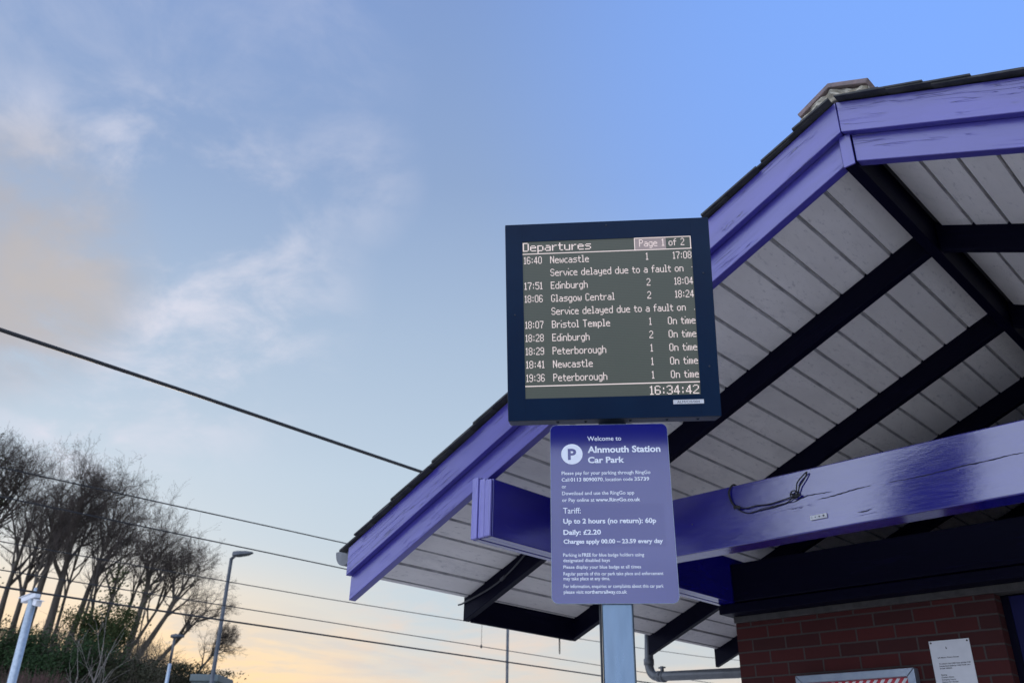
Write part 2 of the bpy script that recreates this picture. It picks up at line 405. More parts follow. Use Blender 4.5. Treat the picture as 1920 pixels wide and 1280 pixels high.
for y in (3.82, 4.84, 5.75, 6.68, 7.6, 8.5):
    for s_ in (-1, 1):
        outer = XL if s_ < 0 else XRt
        a, b = (outer, XR-.027) if s_ < 0 else (XR+.027, outer)
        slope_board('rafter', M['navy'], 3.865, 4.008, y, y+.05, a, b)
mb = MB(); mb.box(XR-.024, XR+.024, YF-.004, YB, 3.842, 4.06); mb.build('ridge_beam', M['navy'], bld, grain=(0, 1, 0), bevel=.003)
mb = MB(); mb.box(XR-.0235, XR+.0235, YF-.012, YF-.0045, 3.838, 3.99); mb.build('ridge_beam_end', M['violet'], bld, grain=(0, 0, 1), bevel=.002)
# soffit boards running along the ridge
for s_ in (-1, 1):
    mb = MB(); und = MB(); pitch = .1372; k = 0
    x = XR+s_*.055
    xe = -4.105 if s_ < 0 else 2.105
    while (x > xe) if s_ < 0 else (x < xe):
        x2 = x+s_*(pitch-.004)
        if (x2 < xe) if s_ < 0 else (x2 > xe): x2 = xe
        dz = random.uniform(-.002, .002); z0 = 3.995+dz
        ch = .006
        a, b = x, x2
        yb0 = YF+.046
        poly = [(a, zs(z0+.010, a)), (a+s_*ch, zs(z0, a+s_*ch)), (b-s_*ch, zs(z0, b-s_*ch)), (b, zs(z0+.010, b)), (b, zs(z0+.022, b)), (a, zs(z0+.022, a))]
        mb.prism(poly, yb0, YB)
        x += s_*pitch; k += 1
    sf = mb.build('soffit', M['soffit'], bld, grain=(0, 1, 0)); sf.data.materials.append(M['soffit_joint'])
    for p in sf.data.polygons:
        if p.index % 8 in (2, 4): p.material_index = 1
    a, b = XR+s_*.03, (-4.115 if s_ < 0 else 2.115)
    und.prism([(a, zs(4.021, a)), (b, zs(4.021, b)), (b, zs(4.135, b)), (a, zs(4.135, a))], YF+.047, YB)
    und.build('roof_deck', M['underlay'], bld)
# slates, course by course
for s_ in (-1, 1):
    mb = MB(); rnd = random.Random(3+s_)
    xo = XR+s_*3.19; n = 20; step = 3.16/n
    for c in range(n):
        x1 = xo-s_*step*c; x0 = x1-s_*(step*1.85)
        if (x0 > XR-.01) if s_ < 0 else (x0 < XR+.01): x0 = XR+s_*.012
        y = YF-.064+rnd.uniform(-.012, .012); first = True
        while y < YB+.1:
            wd = rnd.uniform(.22, .27) if not (first and c % 2) else .13
            first = False
            j = rnd.uniform(-.006, .006); dz = rnd.uniform(0, .003); th = rnd.uniform(.007, .011)
            e1 = x1+s_*j
            zl, zh = 4.164+dz, 4.152+dz
            mb.prism([(e1, zs(zl, e1)), (x0, zs(zh, x0)), (x0, zs(zh+th, x0)), (e1, zs(zl+th, e1))], y, y+wd-.004)
            y += wd
    mb.build('roof', M['slate'], bld)
# ridge tiles with mortar bedding
y = YF-.045; rnd = random.Random(5)
while y < YB:
    mb = MB(); j = rnd.uniform(-.006, .006); t = .020; zt = 4.256+j
    L_, R_ = (XR-.162, zt-.080), (XR+.150, zt-.074)
    mb.prism([L_, (XR-.012, zt), R_, (R_[0]-.012, R_[1]-t), (XR-.012, zt-t*1.15), (L_[0]+.012, L_[1]-t)], y, y+.445)
    mb.build('ridge_tile', M['tile'], bld, bevel=.003)
    y += .45
mb = MB(); nn = 60
for i in range(nn+1):
    yy = YF-.030+(YB-YF)*i/nn if i > 3 else YF-.030+.004*i
    ring = []
    for j in range(15):
        a = -1+2*j/14; x = XR-.008+a*.150
        top = 4.230-abs(a)*.078+rnd.uniform(-.006, .004)
        ring.append((x, yy+(rnd.uniform(-.012, .006) if i == 0 else 0), top))
    for j in range(15):
        a = 1-2*j/14; x = XR-.008+a*.150
        ring.append((x, yy+(rnd.uniform(-.012, .006) if i == 0 else 0), zs(4.166, x)))
    mb.v += ring
m_ = 30
mb.f = [(i*m_+j, i*m_+(j+1) % m_, (i+1)*m_+(j+1) % m_, (i+1)*m_+j) for i in range(nn) for j in range(m_)]
k0 = len(mb.v); nr_ = 6
for q in range(nr_+1):
    for j in range(15):
        A_, B_ = Vector(mb.v[j]), Vector(mb.v[29-j]); p = A_.lerp(B_, q/nr_)
        if 0 < q < nr_: p.y += rnd.uniform(-.014, .010)
        elif q == nr_: p.y += .01
        mb.v.append(tuple(p))
for q in range(nr_):
    for j in range(14): mb.f.append((k0+q*15+j, k0+q*15+j+1, k0+(q+1)*15+j+1, k0+(q+1)*15+j))
mb.sm = [False]*len(mb.f); mb.build('mortar_bedding', M['mortar'], bld)
# purlins: three planks bolted together
for s_ in (-1, 1):
    xa = -3.082 if s_ < 0 else .952
    for k in range(3):
        mb = MB(); mb.box(xa+k*.0437, xa+k*.0437+.0425, 2.905-(.004, -.002, .002)[k], YB-.3, 2.66+(.0, .003, .001)[k], 2.972-.012*(k if s_ < 0 else 2-k))
        mb.build('purlin', M['violet_beam'], bld, (xa, 2.9, 2.66), grain=(0, 1, 0), bevel=.004)
    mb = MB()
    for k in range(3): mb.box(xa+k*.0437+.001, xa+k*.0437+.0415, 2.889-(.006, 0, .003)[k], 2.899, 2.662, 2.968-.012*(k if s_ < 0 else 2-k))
    mb.build('purlin_end', M['violet_end'], bld, grain=(0, 0, 1), bevel=.004)
mb = MB(); mb.box(-2.949, .951, 3.80, 3.93, 2.66, 2.958); mb.build('tie_beam', M['violet_beam'], bld, grain=(1, 0, 0), bevel=.006)
tb = [o for o in bld.children if o.name.startswith('tie_beam')][-1]
for pts_ in ([(1420, 955), (1450, 948), (1490, 940), (1516, 928), (1540, 924), (1562, 921)], [(1532, 936), (1560, 930), (1592, 920), (1634, 909)], [(1664, 904), (1712, 896), (1762, 884), (1806, 873), (1850, 864), (1895, 853), (1935, 845)], [(1608, 960), (1622, 958), (1635, 954)]):
    P_ = [hit(x, y, 1, 3.8) for x, y in pts_]; rn = random.Random(len(pts_)); up_, lo_ = [], []
    n_ = len(P_)*6
    for k in range(n_+1):
        t = k/n_*(len(P_)-1); i0 = min(int(t), len(P_)-2); p = P_[i0].lerp(P_[i0+1], t-i0)
        w_ = .0026*sin(pi*k/n_)**.5*rn.uniform(.4, 1.2)+.0003; j_ = rn.uniform(-.0015, .0015)
        up_.append((p.x, 3.7993, p.z+j_+w_)); lo_.append((p.x, 3.7993, p.z+j_-w_))
    mb = MB(); mb.add(up_+lo_, [(k, k+1, n_+2+k, n_+1+k) for k in range(n_)]); mb.build('crack', M['crack'], tb)
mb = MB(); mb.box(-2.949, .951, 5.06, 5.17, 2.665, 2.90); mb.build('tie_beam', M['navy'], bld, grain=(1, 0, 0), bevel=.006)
# blocking board between two rafter feet
mb = MB(); mb.box(-4.112, -4.085, 3.872, 4.838, 2.505, 2.672); mb.build('blocking_board', M['navy'], bld, grain=(0, 1, 0), bevel=.003)
# walls
def wallbox(name, x0, x1, y0, y1, z0, z1, m):
    mb = MB(); mb.box(x0, x1, y0, y1, z0, z1); o = mb.build(name, m, bld)
    uvl = o.data.uv_layers.new(name='UVMap').data; base = Vector(wloc(o))
    for p in o.data.polygons:
        for li in p.loop_indices:
            co = o.data.vertices[o.data.loops[li].vertex_index].co+base
            u = (co.x+2.4725+.1125) if abs(p.normal.y) > .5 else (co.y-y0+co.x)
            uvl[li].uv = (u+45, co.z-2.53+75*.3)
    return o
wallbox('wall', -3.03, -1.47, 5.20, 5.43, 0, 2.557, M['brick'])
wallbox('wall', -3.03, -2.80, 5.43, 9.0, 0, 2.557, M['brick'])
wallbox('wall', -2.80, 1.0, 8.78, 9.0, 0, 2.557, M['brick'])
wallbox('wall', .50, 1.0, 5.20, 8.78, 0, 2.557, M['brick'])
mb = MB(); mb.box(-3.035, .98, 5.185, 5.44, 2.559, 2.598); mb.build('cement_capping', M['cement'], bld, bevel=.004)
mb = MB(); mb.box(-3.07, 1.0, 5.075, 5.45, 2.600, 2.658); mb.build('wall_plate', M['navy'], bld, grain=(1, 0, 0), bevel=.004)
mb = MB(); mb.box(-2.95, .95, 8.7, 8.76, 2.66, 3.9); mb.build('gable_infill', M['navy'], bld, grain=(1, 0, 0))
# door
mb = MB(); mb.box(-1.425, -1.33, 5.28, 5.36, 0, 2.55); mb.box(-1.3285, .46, 5.28, 5.36, 2.46, 2.55); mb.box(-.55, -.46, 5.28, 5.36, 0, 2.459)
mb.build('door_frame', M['blue_door'], bld, bevel=.004)
door = MB(); door.box(-1.327, -.552, 5.31, 5.35, .02, 2.455); dr = door.build('door', M['blue_door'], bld, bevel=.003)
dp = MB(); dp.box(-1.23, -.65, 5.305, 5.3095, 1.3, 2.34); dp.box(-1.23, -.65, 5.305, 5.3095, .2, 1.15); dp.build('door_panel', M['blue_door'], dr, bevel=.002)
dh = MB(); dh.tube([(-.62, 5.305, 1.02), (-.62, 5.26, 1.02), (-.74, 5.26, 1.02)], .01, 8); dh.build('handle', M['alu'], dr)
mb = MB(); mb.box(-.455, .49, 5.30, 5.35, 0, 2.455); mb.build('side_panel', M['blue_door'], bld, bevel=.003)
mb = MB(); mb.box(-1.469, -1.43, 5.30, 5.40, 0, 2.556); mb.build('door_jamb', M['navy'], bld, grain=(0, 0, 1))
# gutters (half round) with stop ends
for s_ in (-1, 1):
    cx = -4.2 if s_ < 0 else 2.2
    mb = MB(); n = 14; ro, ri = .080, .074
    outer = [(cx+ro*cos(pi+pi*j/n), 2.795+ro*1.05*sin(pi+pi*j/n)) for j in range(n+1)]
    inner = [(cx+ri*cos(pi+pi*j/n), 2.795+ri*1.05*sin(pi+pi*j/n)) for j in range(n, -1, -1)]
    poly = outer+inner; m2 = len(poly)
    mb.add([(q[0], 2.955, q[1]) for q in poly]+[(q[0], YB, q[1]) for q in poly], [(i, (i+1) % m2, m2+(i+1) % m2, m2+i) for i in range(m2)]+[tuple(range(m2)), tuple(range(m2, 2*m2))[::-1]], True)
    mb.prism([(cx+ro*1.03*cos(pi+pi*j/n), 2.797+ro*1.08*sin(pi+pi*j/n)) for j in range(n+1)], 2.945, 2.958)
    mb.build('gutter', M['grey_plastic'], bld)
# rainwater pipe: down from the gutter, round an elbow and back to the wall
A = Vector((-4.2, 5.88, 2.70)); B = Vector((-4.2, 5.86, 2.42))
E1 = Vector((-3.29, 5.62, 2.335)); E2 = Vector((-2.9, 5.52, 2.33))
def arc(p0, c, p1, n=8):
    return [(p0*(1-t)**2+c*2*t*(1-t)+p1*t*t) for t in [i/n for i in range(n+1)]]
dv = (E1-B).normalized()
path = [A]+arc(B+Vector((0, 0, .045)), B-Vector((0, 0, .045)), B+dv*.09-Vector((0, 0, .05)))+[E1-Vector((0, 0, .02)), E2]
mb = MB(); mb.tube(path, .034, 16)
mb.tube([B+Vector((0, 0, .03)), B+Vector((0, 0, .075))], .040, 16)
q = B+dv*.10-Vector((0, 0, .050)); mb.tube([q, q+dv*.05], .040, 16)
mb.tube([Vector((-4.2, 5.88, 2.725)), A], .045, 16)
pipe = mb.build('downpipe', M['grey_plastic'], bld)
mb = MB(); q2 = B+dv*.15-Vector((0, 0, .052)); mb.tube([q2, q2+dv*.025], .039, 16); mb.box(q2.x-.008, q2.x+.008, q2.y-.012, q2.y+.012, q2.z+.03, q2.z+.075); mb.tube([q2+Vector((-.03, 0, .065)), q2+Vector((.03, 0, .065))], .006, 6)
mb.build('pipe_clip', M['grey_plastic'], pipe)
# thin conduit clipped along the first inner rafter
mb = MB(); pts = []
for i in range(25):
    t = i/24; x = -4.16+t*.80; pts.append((x, 3.812-.004*sin(t*9), zs(3.985, max(x, -4.14))-.055*sin(pi*min(1, t*1.15))**1.3-.01+.02*t))
mb.tube(pts, .0055, 8); mb.tube([pts[11], pts[12]], .011, 8); mb.build('conduit', M['conduit'], bld)

# ------------------------------------------------------------------ things fixed to the building
# black cord tied round the tie beam
def bp(x, y, o=.0): p = hit(1240+x*.17708, 860+y*.17708, 1, 3.8-o); return p
def smoothpath(P, n=6):
    out = []
    for i in range(len(P)-1):
        p0, p1, p2, p3 = P[max(i-1, 0)], P[i], P[i+1], P[min(i+2, len(P)-1)]
        for k in range(n):
            t = k/n; out.append(.5*((2*p1)+(p2-p0)*t+(2*p0-5*p1+4*p2-p3)*t*t+(3*p1-p0-3*p2+p3)*t**3))
    return out+[P[-1]]
mb = MB()
top = bp(750, 280); 
mb.tube(smoothpath([Vector((top.x, 3.87, 2.964)), Vector((top.x, 3.81, 2.966)), bp(718, 340, .012), bp(722, 400, .012), bp(750, 465, .012), bp(795, 512, .012)]), .0050, 8)
mb.tube(smoothpath([bp(795, 512, .010), bp(900, 520, .010), bp(1000, 495, .009), bp(1150, 475, .009), bp(1280, 435, .009), bp(1400, 395, .010)]), .0030, 8)
mb.tube(smoothpath([bp(800, 515, .008), bp(850, 555, .006), bp(930, 572, .006), bp(1030, 545, .006), bp(1200, 505, .006), bp(1330, 460, .006), bp(1400, 400, .010)]), .0026, 8)
mb.tube([bp(1408+42*cos(a), 375+40*sin(a), .014) for a in [i*pi/8 for i in range(17)]], .0030, 8, cap=False)
mb.tube(smoothpath([bp(1410, 385, .012), bp(1428, 330, .012), bp(1440, 250, .012), bp(1490, 185, .012), bp(1540, 138, .014), bp(1520, 200, .012), bp(1470, 280, .012), bp(1448, 345, .012), bp(1420, 395, .014)]), .0032, 8)
mb.tube(smoothpath([bp(1380, 370, .018), bp(1420, 395, .02), bp(1470, 375, .015)]), .0055, 8)
mb.tube(smoothpath([bp(775, 515, .014), bp(800, 505, .02), bp(835, 520, .014)]), .0085, 8)
tag(mb.build('cord', M['cord']), 'black cord knotted around the long violet tie beam with looped end', 'cord')
# small drilled metal strip
t0, t1 = bp(1586, 630), bp(1762, 620)
ez = .020
mb = MB(); mb.box(t0.x, t1.x, 3.790, 3.799, t0.z-ez*.5, t0.z+ez*.5)
strip = thing('terminal_strip', 'small silver drilled metal strip screwed to the violet tie beam', 'bracket', (t0.x, 3.8, t0.z))
mb.build('plate', M['white'], strip, bevel=.001)
for f_, r_ in ((.12, .0022), (.33, .0028), (.57, .0036), (.83, .0042)):
    mb = MB(); mb.lathe((t0.x+(t1.x-t0.x)*f_, 3.7895, t0.z), [(r_, -.0012), (r_, .0004)], 12, 'y'); mb.build('screw_hole', M['black_ink'], strip)
# notice plate on the brickwork
nl, nr, nt, nb = -1.851, -1.640, 2.345, 1.93
ntc = thing('notice_plate', 'white lift access notice screwed to the red brick wall', 'notice', ((nl+nr)/2, 5.2, nb))
mb = MB(); mb.box(nl, nr, 5.194, 5.198, nb, nt); mb.build('plate', M['white'], ntc, bevel=.001)
PLN = (Vector(((nl+nr)/2, 5.194, nt)), Vector((1, 0, 0)), Vector((0, 0, 1)), Vector((0, -1, 0)))
for s_, x0, x1, dy in (('Lift Motor Room Access', -.072, .038, -.091), ('To obtain the LMR keys please Call', -.072, .090, -.122), ('Sunderland Railway Help Desk on:-', -.072, .088, -.134), ('01904 389676', -.072, -.008, -.146),
                       ('Stating', -.072, -.042, -.178), ('Contact Name', -.072, -.007, -.190), ('Company Name', -.072, -.001, -.202), ('Reason for Access', -.072, .010, -.214)):
    mb = MB(); text_into(mb, s_, x0, x1, dy, .0066, .022, PLN); mb.build('lettering', M['black_ink'], ntc)
for sx in (nl+.011, nr-.011):
    mb = MB(); mb.lathe((sx, 5.193, nt-.011), [(.0045, -.0015), (.0045, .001)], 12, 'y'); mb.build('screw', M['black_ink'], ntc)
mb = MB(); mb.lathe((nl+.087, 5.1935, nt-.042), [(.0035, -.001), (.0035, .0008)], 7, 'y'); mb.box(nl+.083, nl+.0865, 5.1932, 5.1938, nt-.038, nt-.034); mb.build('paint_chip', M['black_ink'], ntc)
# poster case
pl, pr_, pt, pb = -2.632, -1.934, 2.212, 1.20
pc = thing('poster_case', 'silver framed poster case with red hazard striped poster on brick wall', 'poster frame', ((pl+pr_)/2, 5.2, pb))
fw = .043
mb = MB()
for poly in ([(pl, pt), (pr_, pt), (pr_-fw, pt-fw), (pl+fw, pt-fw)], [(pl, pb), (pr_, pb), (pr_-fw, pb+fw), (pl+fw, pb+fw)], [(pl, pb), (pl, pt), (pl+fw, pt-fw), (pl+fw, pb+fw)], [(pr_, pb), (pr_, pt), (pr_-fw, pt-fw), (pr_-fw, pb+fw)]):
    cx = sum(p[0] for p in poly)/4; cz = sum(p[1] for p in poly)/4
    mb.prism([(cx+(p[0]-cx)*.999, cz+(p[1]-cz)*.998) for p in poly], 5.135, 5.198)
mb.build('frame', M['alu'], pc, bevel=.003)
ix0, ix1, iz1, iz0 = pl+fw, pr_-fw, pt-fw, pb+fw
mb = MB(); mb.box(ix0, ix1, 5.172, 5.18, iz0, iz1); po = mb.build('poster', M['red'], pc)
mb = MB(); x = ix0+.01; zt_ = iz1-.004
while x < ix1-.02:
    x2 = x+.020; mb.add([(x, 5.1712, zt_-.032), (x2, 5.1712, zt_-.032), (min(x2+.026, ix1), 5.1712, zt_), (min(x+.026, ix1), 5.1712, zt_)], [(0, 1, 2, 3)]); x += .042
mb.build('stripes', M['paper'], po)
mb = MB(); mb.box(ix0+.04, ix1-.04, 5.1695, 5.1715, iz0+.05, iz1-.09); mb.build('poster_sheet', M['paper'], po)
# chain hanging from the blocking board
ch = hit(1049, 1193, 0, -4.09)
mb = MB()
for k in range(5):
    c = Vector((ch.x, ch.y, 2.502-.010-.019*k)); a_ = k % 2
    mb.tube([c+Vector(((.0055*cos(t) if a_ else 0), (0 if a_ else .0055*cos(t)), .012*sin(t))) for t in [i*pi/6 for i in range(13)]], .0022, 6, cap=False)
mb.tube([(ch.x, ch.y, 2.506), (ch.x, ch.y, 2.492)], .002, 6)
tag(mb.build('chain', M['cord']), 'short dark chain hanging under the canopy eaves', 'chain')

# ------------------------------------------------------------------ post, sign and departure board
def frame(yaw, tilt, roll):
    r_ = Vector((cos(yaw), sin(yaw), 0)); n_ = Vector((sin(yaw), -cos(yaw), 0)); u_ = Vector((0, 0, 1))
    n2_ = n_*cos(tilt)-u_*sin(tilt); u2 = u_*cos(tilt)+n_*sin(tilt)
    return r_*cos(roll)+u2*sin(roll), -r_*sin(roll)+u2*cos(roll), n2_
def rot_of(f_):
    r_, u_, n_ = f_; return Matrix(((r_.x, u_.x, n_.x), (r_.y, u_.y, n_.y), (r_.z, u_.z, n_.z))).to_euler()
LP = (Vector((0, 0, 0)), Vector((1, 0, 0)), Vector((0, 1, 0)), Vector((0, 0, 1)))
SF = frame(R(39.63), 0, R(.23)); SC = Vector((-1.757, 2.285, 2.43))
def rrect(w_, h_, r_, n=8):
    return [(sx*(w_/2-r_)+r_*cos(a0+pi/2*i/n), sy*(h_/2-r_)+r_*sin(a0+pi/2*i/n)) for sx, sy, a0 in ((1, 1, 0), (-1, 1, pi/2), (-1, -1, pi), (1, -1, 1.5*pi)) for i in range(n+1)]
sign = thing('car_park_sign', 'navy car park tariff sign with white lettering on the steel post', 'sign', SC)
sign.rotation_euler = rot_of(SF)
LOC0 = dict(rot=(0, 0, 0))
def lb(mb, name, m, parent, **k): return mb.build(name, m, parent, rot=(0, 0, 0), **k)
mb = MB(); mb.prism(rrect(.407, .611, .022), -.004, -.0006, 'z'); lb(mb, 'backing_plate', M['alu'], sign)
mb = MB(); mb.prism(rrect(.4045, .6085, .021), -.0005, .0004, 'z'); lb(mb, 'face_panel', M['sign_face'], sign)
mb = MB(); mb.prism(rrect(.343, .142, .001, 1), .00045, .0007, 'z')
mb.v = [(x+.0015, y-.051, z_) for x, y, z_ in mb.v]; lb(mb, 'tariff_sticker', M['sticker'], sign)
mb = MB(); mb.lathe((-.1285, .1975, .0008), [(.0368, -.0005), (.0368, .0002)], 40); ps = lb(mb, 'parking_symbol', M['white_ink'], sign)
mb = MB(); text_into(mb, 'P', -.1425, -.1135, .1785, .0365, .035, LP, .0014); lb(mb, 'letter', M['sign_face'], ps)
def line(*segs):
    mb = MB()
    for s_, x0, x1, y, cap, bold in segs: text_into(mb, s_, x0, x1, y, cap, ((.030 if cap > .0125 else .020) if bold else (.006 if cap > .0125 else .012)), LP, .0011)
    lb(mb, 'lettering', M['white_ink'], sign)
line(('Welcome to', -.074, .043, .245, .0160, 0))
line(('Alnmouth Station', -.074, .175, .202, .0220, 1))
line(('Car Park', -.074, .050, .165, .0205, 1))
line(('Please pay for your parking through RingGo', -.165, .136, .1235, .0118, 0))
line(('Call', -.165, -.139, .1, .0118, 0), ('0113 8090070', -.1353, -.026, .1, .0122, 1), (',', -.0235, -.0215, .1, .0122, 0), ('location code', -.0163, .0758, .1, .0118, 0), ('35739', .081, .131, .1, .0122, 1))
line(('or', -.165, -.150, .076, .0118, 0))
line(('Download and use the RingGo app', -.1645, .078, .0525, .0118, 0))
line(('or Pay online at', -.1645, -.0557, .029, .0118, 0), ('www.RingGo.co.uk', -.052, .097, .029, .0122, 1))
line(('Tariff:', -.162, -.103, -.011, .0190, 0))
line(('Up to 2 hours (no return): 60p', -.162, .145, -.045, .0155, 1))
line(('Daily: £2.20', -.162, -.038, -.0825, .0155, 1))
line(('Charges apply 00.00 – 23.59 every day', -.162, .163, -.112, .0132, 1))
line(('Parking is', -.164, -.106, -.155, .0104, 0), ('FREE', -.1025, -.073, -.155, .0106, 1), ('for blue badge holders using', -.069, .099, -.155, .0104, 0))
line(('designated disabled bays', -.164, -.012, -.1725, .0104, 0))
line(('Please display your blue badge at all times', -.164, .087, -.194, .0104, 0))
line(('Regular patrols of this car park take place and enforcement', -.164, .157, -.2155, .0104, 0))
line(('may take place at any time.', -.164, -.014, -.231, .0104, 0))
line(('For information, enquiries or complaints about this car park', -.164, .156, -.2555, .0104, 0))
line(('please visit:', -.164, -.099, -.2735, .0104, 0), ('northernrailway.co.uk', -.0955, .038, -.2735, .0108, 1))
# post
PF = frame(R(39.63), 0, R(.1)); PW = .101
pc0 = SC+SF[0]*.0078-SF[2]*(.010+PW/2)
post = thing('steel_post', 'square galvanised steel post carrying sign and departure board', 'post', (pc0.x, pc0.y, 0))
post.rotation_euler = (0, 0, R(39.63))
mb = MB(); mb.prism(rrect(PW, PW, .010, 5), .012, 2.738, 'z'); o = lb(mb, 'shaft', M['steel'], post)
mb = MB(); mb.prism(rrect(.26, .26, .012, 4), 0.001, .0115, 'z'); lb(mb, 'base_plate', M['steel'], post)
mb = MB(); mb.box(-.085, -.055, -.012, .012, 0, 0); 
mb = MB(); mb.tube([(-.0555, -.042, .02), (-.0555, -.042, 2.72)], .0035, 6); lb(mb, 'cable', M['wire'], post)
for zc in (2.22, 2.62):
    mb = MB(); mb.box(-.075, .075, -.0605, -.0515, zc-.014, zc+.014); lb(mb, 'clamp', M['alu'], post)
# departure board
DF = frame(R(40.12), R(14.76), R(.83)); DC = Vector((-1.7, 2.243, 3.123))
db = thing('departure_board', 'dark blue electronic departure board listing train times above the sign', 'information display', DC)
db.rotation_euler = rot_of(DF)
DW, DH = .754, .738
mb = MB(); mb.box(-DW/2, DW/2, -DH/2, DH/2, -.135, -.006); lb(mb, 'case', M['case'], db, bevel=.004)
# front glass frame round the screen opening
sx0, sx1, sy0, sy1 = -.3125, .3085, -.2895, .2995
mb = MB(); a = .3755; b = .3675
mb.box(-a, sx0, -b, b, -.0055, 0); mb.box(sx1, a, -b, b, -.0055, 0); mb.box(sx0+.0003, sx1-.0003, sy1, b, -.0055, 0); mb.box(sx0+.0003, sx1-.0003, -b, sy0, -.0055, 0)
lb(mb, 'bezel', M['bezel'], db)
mb = MB(); mb.add([(sx0, sy0, -.004), (sx1, sy0, -.004), (sx1, sy1, -.004), (sx0, sy1, -.004)], [(0, 1, 2, 3)])
scr = lb(mb, 'screen', M['screen'], db)
uvl = scr.data.uv_layers.new(name='UVMap').data
for p in scr.data.polygons:
    for li in p.loop_indices:
        co = scr.data.vertices[scr.data.loops[li].vertex_index].co; uvl[li].uv = (co.x-sx0, co.y-sy0)
for (x, y, z_) in ((0, .352, .001), (-.345, .02, .001), (.345, .155, .001), (.345, -.19, .001)):
    mb = MB(); mb.lathe((x, y, 0), [(.0035, -.001), (.0035, .001), (.002, .0018)], 10); lb(mb, 'screw', M['case'], db)
for x in (-.2, -.1, .06, .19, .3):
    mb = MB(); mb.lathe((x, -DH/2+.001, -.05), [(.006, -.004), (.006, .004)], 8); lb(mb, 'vent_plug', M['case'], db)
ap = MB(); ap.box(.2105, .3175, -.3225, -.3075, .0002, .0012); asset = lb(ap, 'asset_label', M['white'], db)
mb = MB(); text_into(mb, 'ALM/CIS/004', .224, .303, -.3195, .0085, -.004, LP, .0017); lb(mb, 'lettering', M['black_ink'], asset)
mb = MB(); mb.box(-.05, .05, -.46, -.355, -.19, -.137); mb.box(-.11, .11, -.36, .05, -.160, -.1355); lb(mb, 'mounting_bracket', M['case'], db, bevel=.003)
G = {}
def glyphs(s):
    for ln in s.strip().split('\n'):
        k, off, rows = ln.split(' ', 2); G[k] = (int(off), rows.split('/'))
glyphs("""
0 0 .###./#...#/#...#/#...#/#...#/#...#/#...#/#...#/.###.
1 0 .#./##./.#./.#./.#./.#./.#./.#./###
2 0 .###./#...#/....#/....#/...#./..#../.#.../#..../#####
3 0 .###./#...#/....#/....#/..##./....#/....#/#...#/.###.
4 0 ...#./..##./..##./.#.#./.#.#./#..#./#####/...#./...#.
5 0 #####/#..../#..../####./....#/....#/....#/#...#/.###.
6 0 .###./#...#/#..../#..../####./#...#/#...#/#...#/.###.
7 0 #####/....#/....#/...#./...#./..#../..#../..#../..#..
8 0 .###./#...#/#...#/#...#/.###./#...#/#...#/#...#/.###.
9 0 .###./#...#/#...#/#...#/.####/....#/....#/#...#/.###.
: 2 .#./.#./.../.../.#./.#.
D 0 ####./#...#/#...#/#...#/#...#/#...#/#...#/#...#/####.
N 0 #...#/##..#/##..#/#.#.#/#.#.#/#..##/#..##/#...#/#...#
E 0 #####/#..../#..../#..../####./#..../#..../#..../#####
G 0 .###./#...#/#..../#..../#..../#..##/#...#/#...#/.###.
C 0 .###./#...#/#..../#..../#..../#..../#..../#...#/.###.
B 0 ####./#...#/#...#/#...#/####./#...#/#...#/#...#/####.
T 0 #####/..#../..#../..#../..#../..#../..#../..#../..#..
P 0 ####./#...#/#...#/#...#/####./#..../#..../#..../#....
S 0 .###./#...#/#..../#..../.###./....#/....#/#...#/.###.
O 0 .###./#...#/#...#/#...#/#...#/#...#/#...#/#...#/.###.
a 3 .###./....#/.####/#...#/#...#/.####
b 0 #..../#..../#..../####./#...#/#...#/#...#/#...#/####.
c 3 .###/#.../#.../#.../#.../.###
d 0 ....#/....#/....#/.####/#...#/#...#/#...#/#...#/.####
e 3 .###./#...#/#####/#..../#..../.####
f 0 ..##/.#../.#../####/.#../.#../.#../.#../.#..
g 3 .####/#...#/#...#/#...#/#...#/.####/....#/.###.
h 0 #..../#..../#..../####./#...#/#...#/#...#/#...#/#...#
i 0 #/./././#/#/#/#/#
l 0 ##./.#./.#./.#./.#./.#./.#./.#./###
m 3 ##.#./#.#.#/#.#.#/#.#.#/#.#.#/#.#.#
n 3 ####./#...#/#...#/#...#/#...#/#...#
o 3 .###./#...#/#...#/#...#/#...#/.###.
p 3 ####./#...#/#...#/#...#/#...#/####./#..../#....
r 3 #.##/##../#.../#.../#.../#...
s 3 .####/#..../.###./....#/....#/####.
t 1 .#../.#../####/.#../.#../.#../.#../..##
u 3 #...#/#...#/#...#/#...#/#...#/.####
v 3 #...#/#...#/#...#/.#.#./.#.#./..#..
w 3 #...#/#...#/#.#.#/#.#.#/#.#.#/.#.#.
y 3 #...#/#...#/#...#/#...#/.####/....#/....#/.###.
. 8 #
""")
PXW, PYH = .622/240, .589/192
def dots(mb, s, x, row, kx=1., ky=1., right=None, space=4, fit=None):
    """s as lit dots; x = left edge in metres, row = baseline row counted from the top of the screen"""
    w_ = 0
    for c in s: w_ += (space if c == ' ' else len(G[c][1][0])+1)
    w_ -= 1
    px = PXW*kx
    if fit: px = fit/w_
    if right is not None: x = right-w_*px
    base = sy1-row*PYH
    for c in s:
        if c == ' ': x += space*px; continue
        off, rows = G[c]
        for j, rw in enumerate(rows):
            for i, d in enumerate(rw):
                if d == '#':
                    xa = x+i*px; yt = base+(9-off-j)*PYH*ky
                    f_ = .03
                    if xa+px*.9 > sx1: continue
                    mb.add([(xa+px*f_, yt-PYH*ky*(1-f_), -.0032), (xa+px*(1-f_), yt-PYH*ky*(1-f_), -.0032), (xa+px*(1-f_), yt-PYH*ky*f_, -.0032), (xa+px*f_, yt-PYH*ky*f_, -.0032)], [(0, 1, 2, 3)])
        x += (len(rows[0])+1)*px
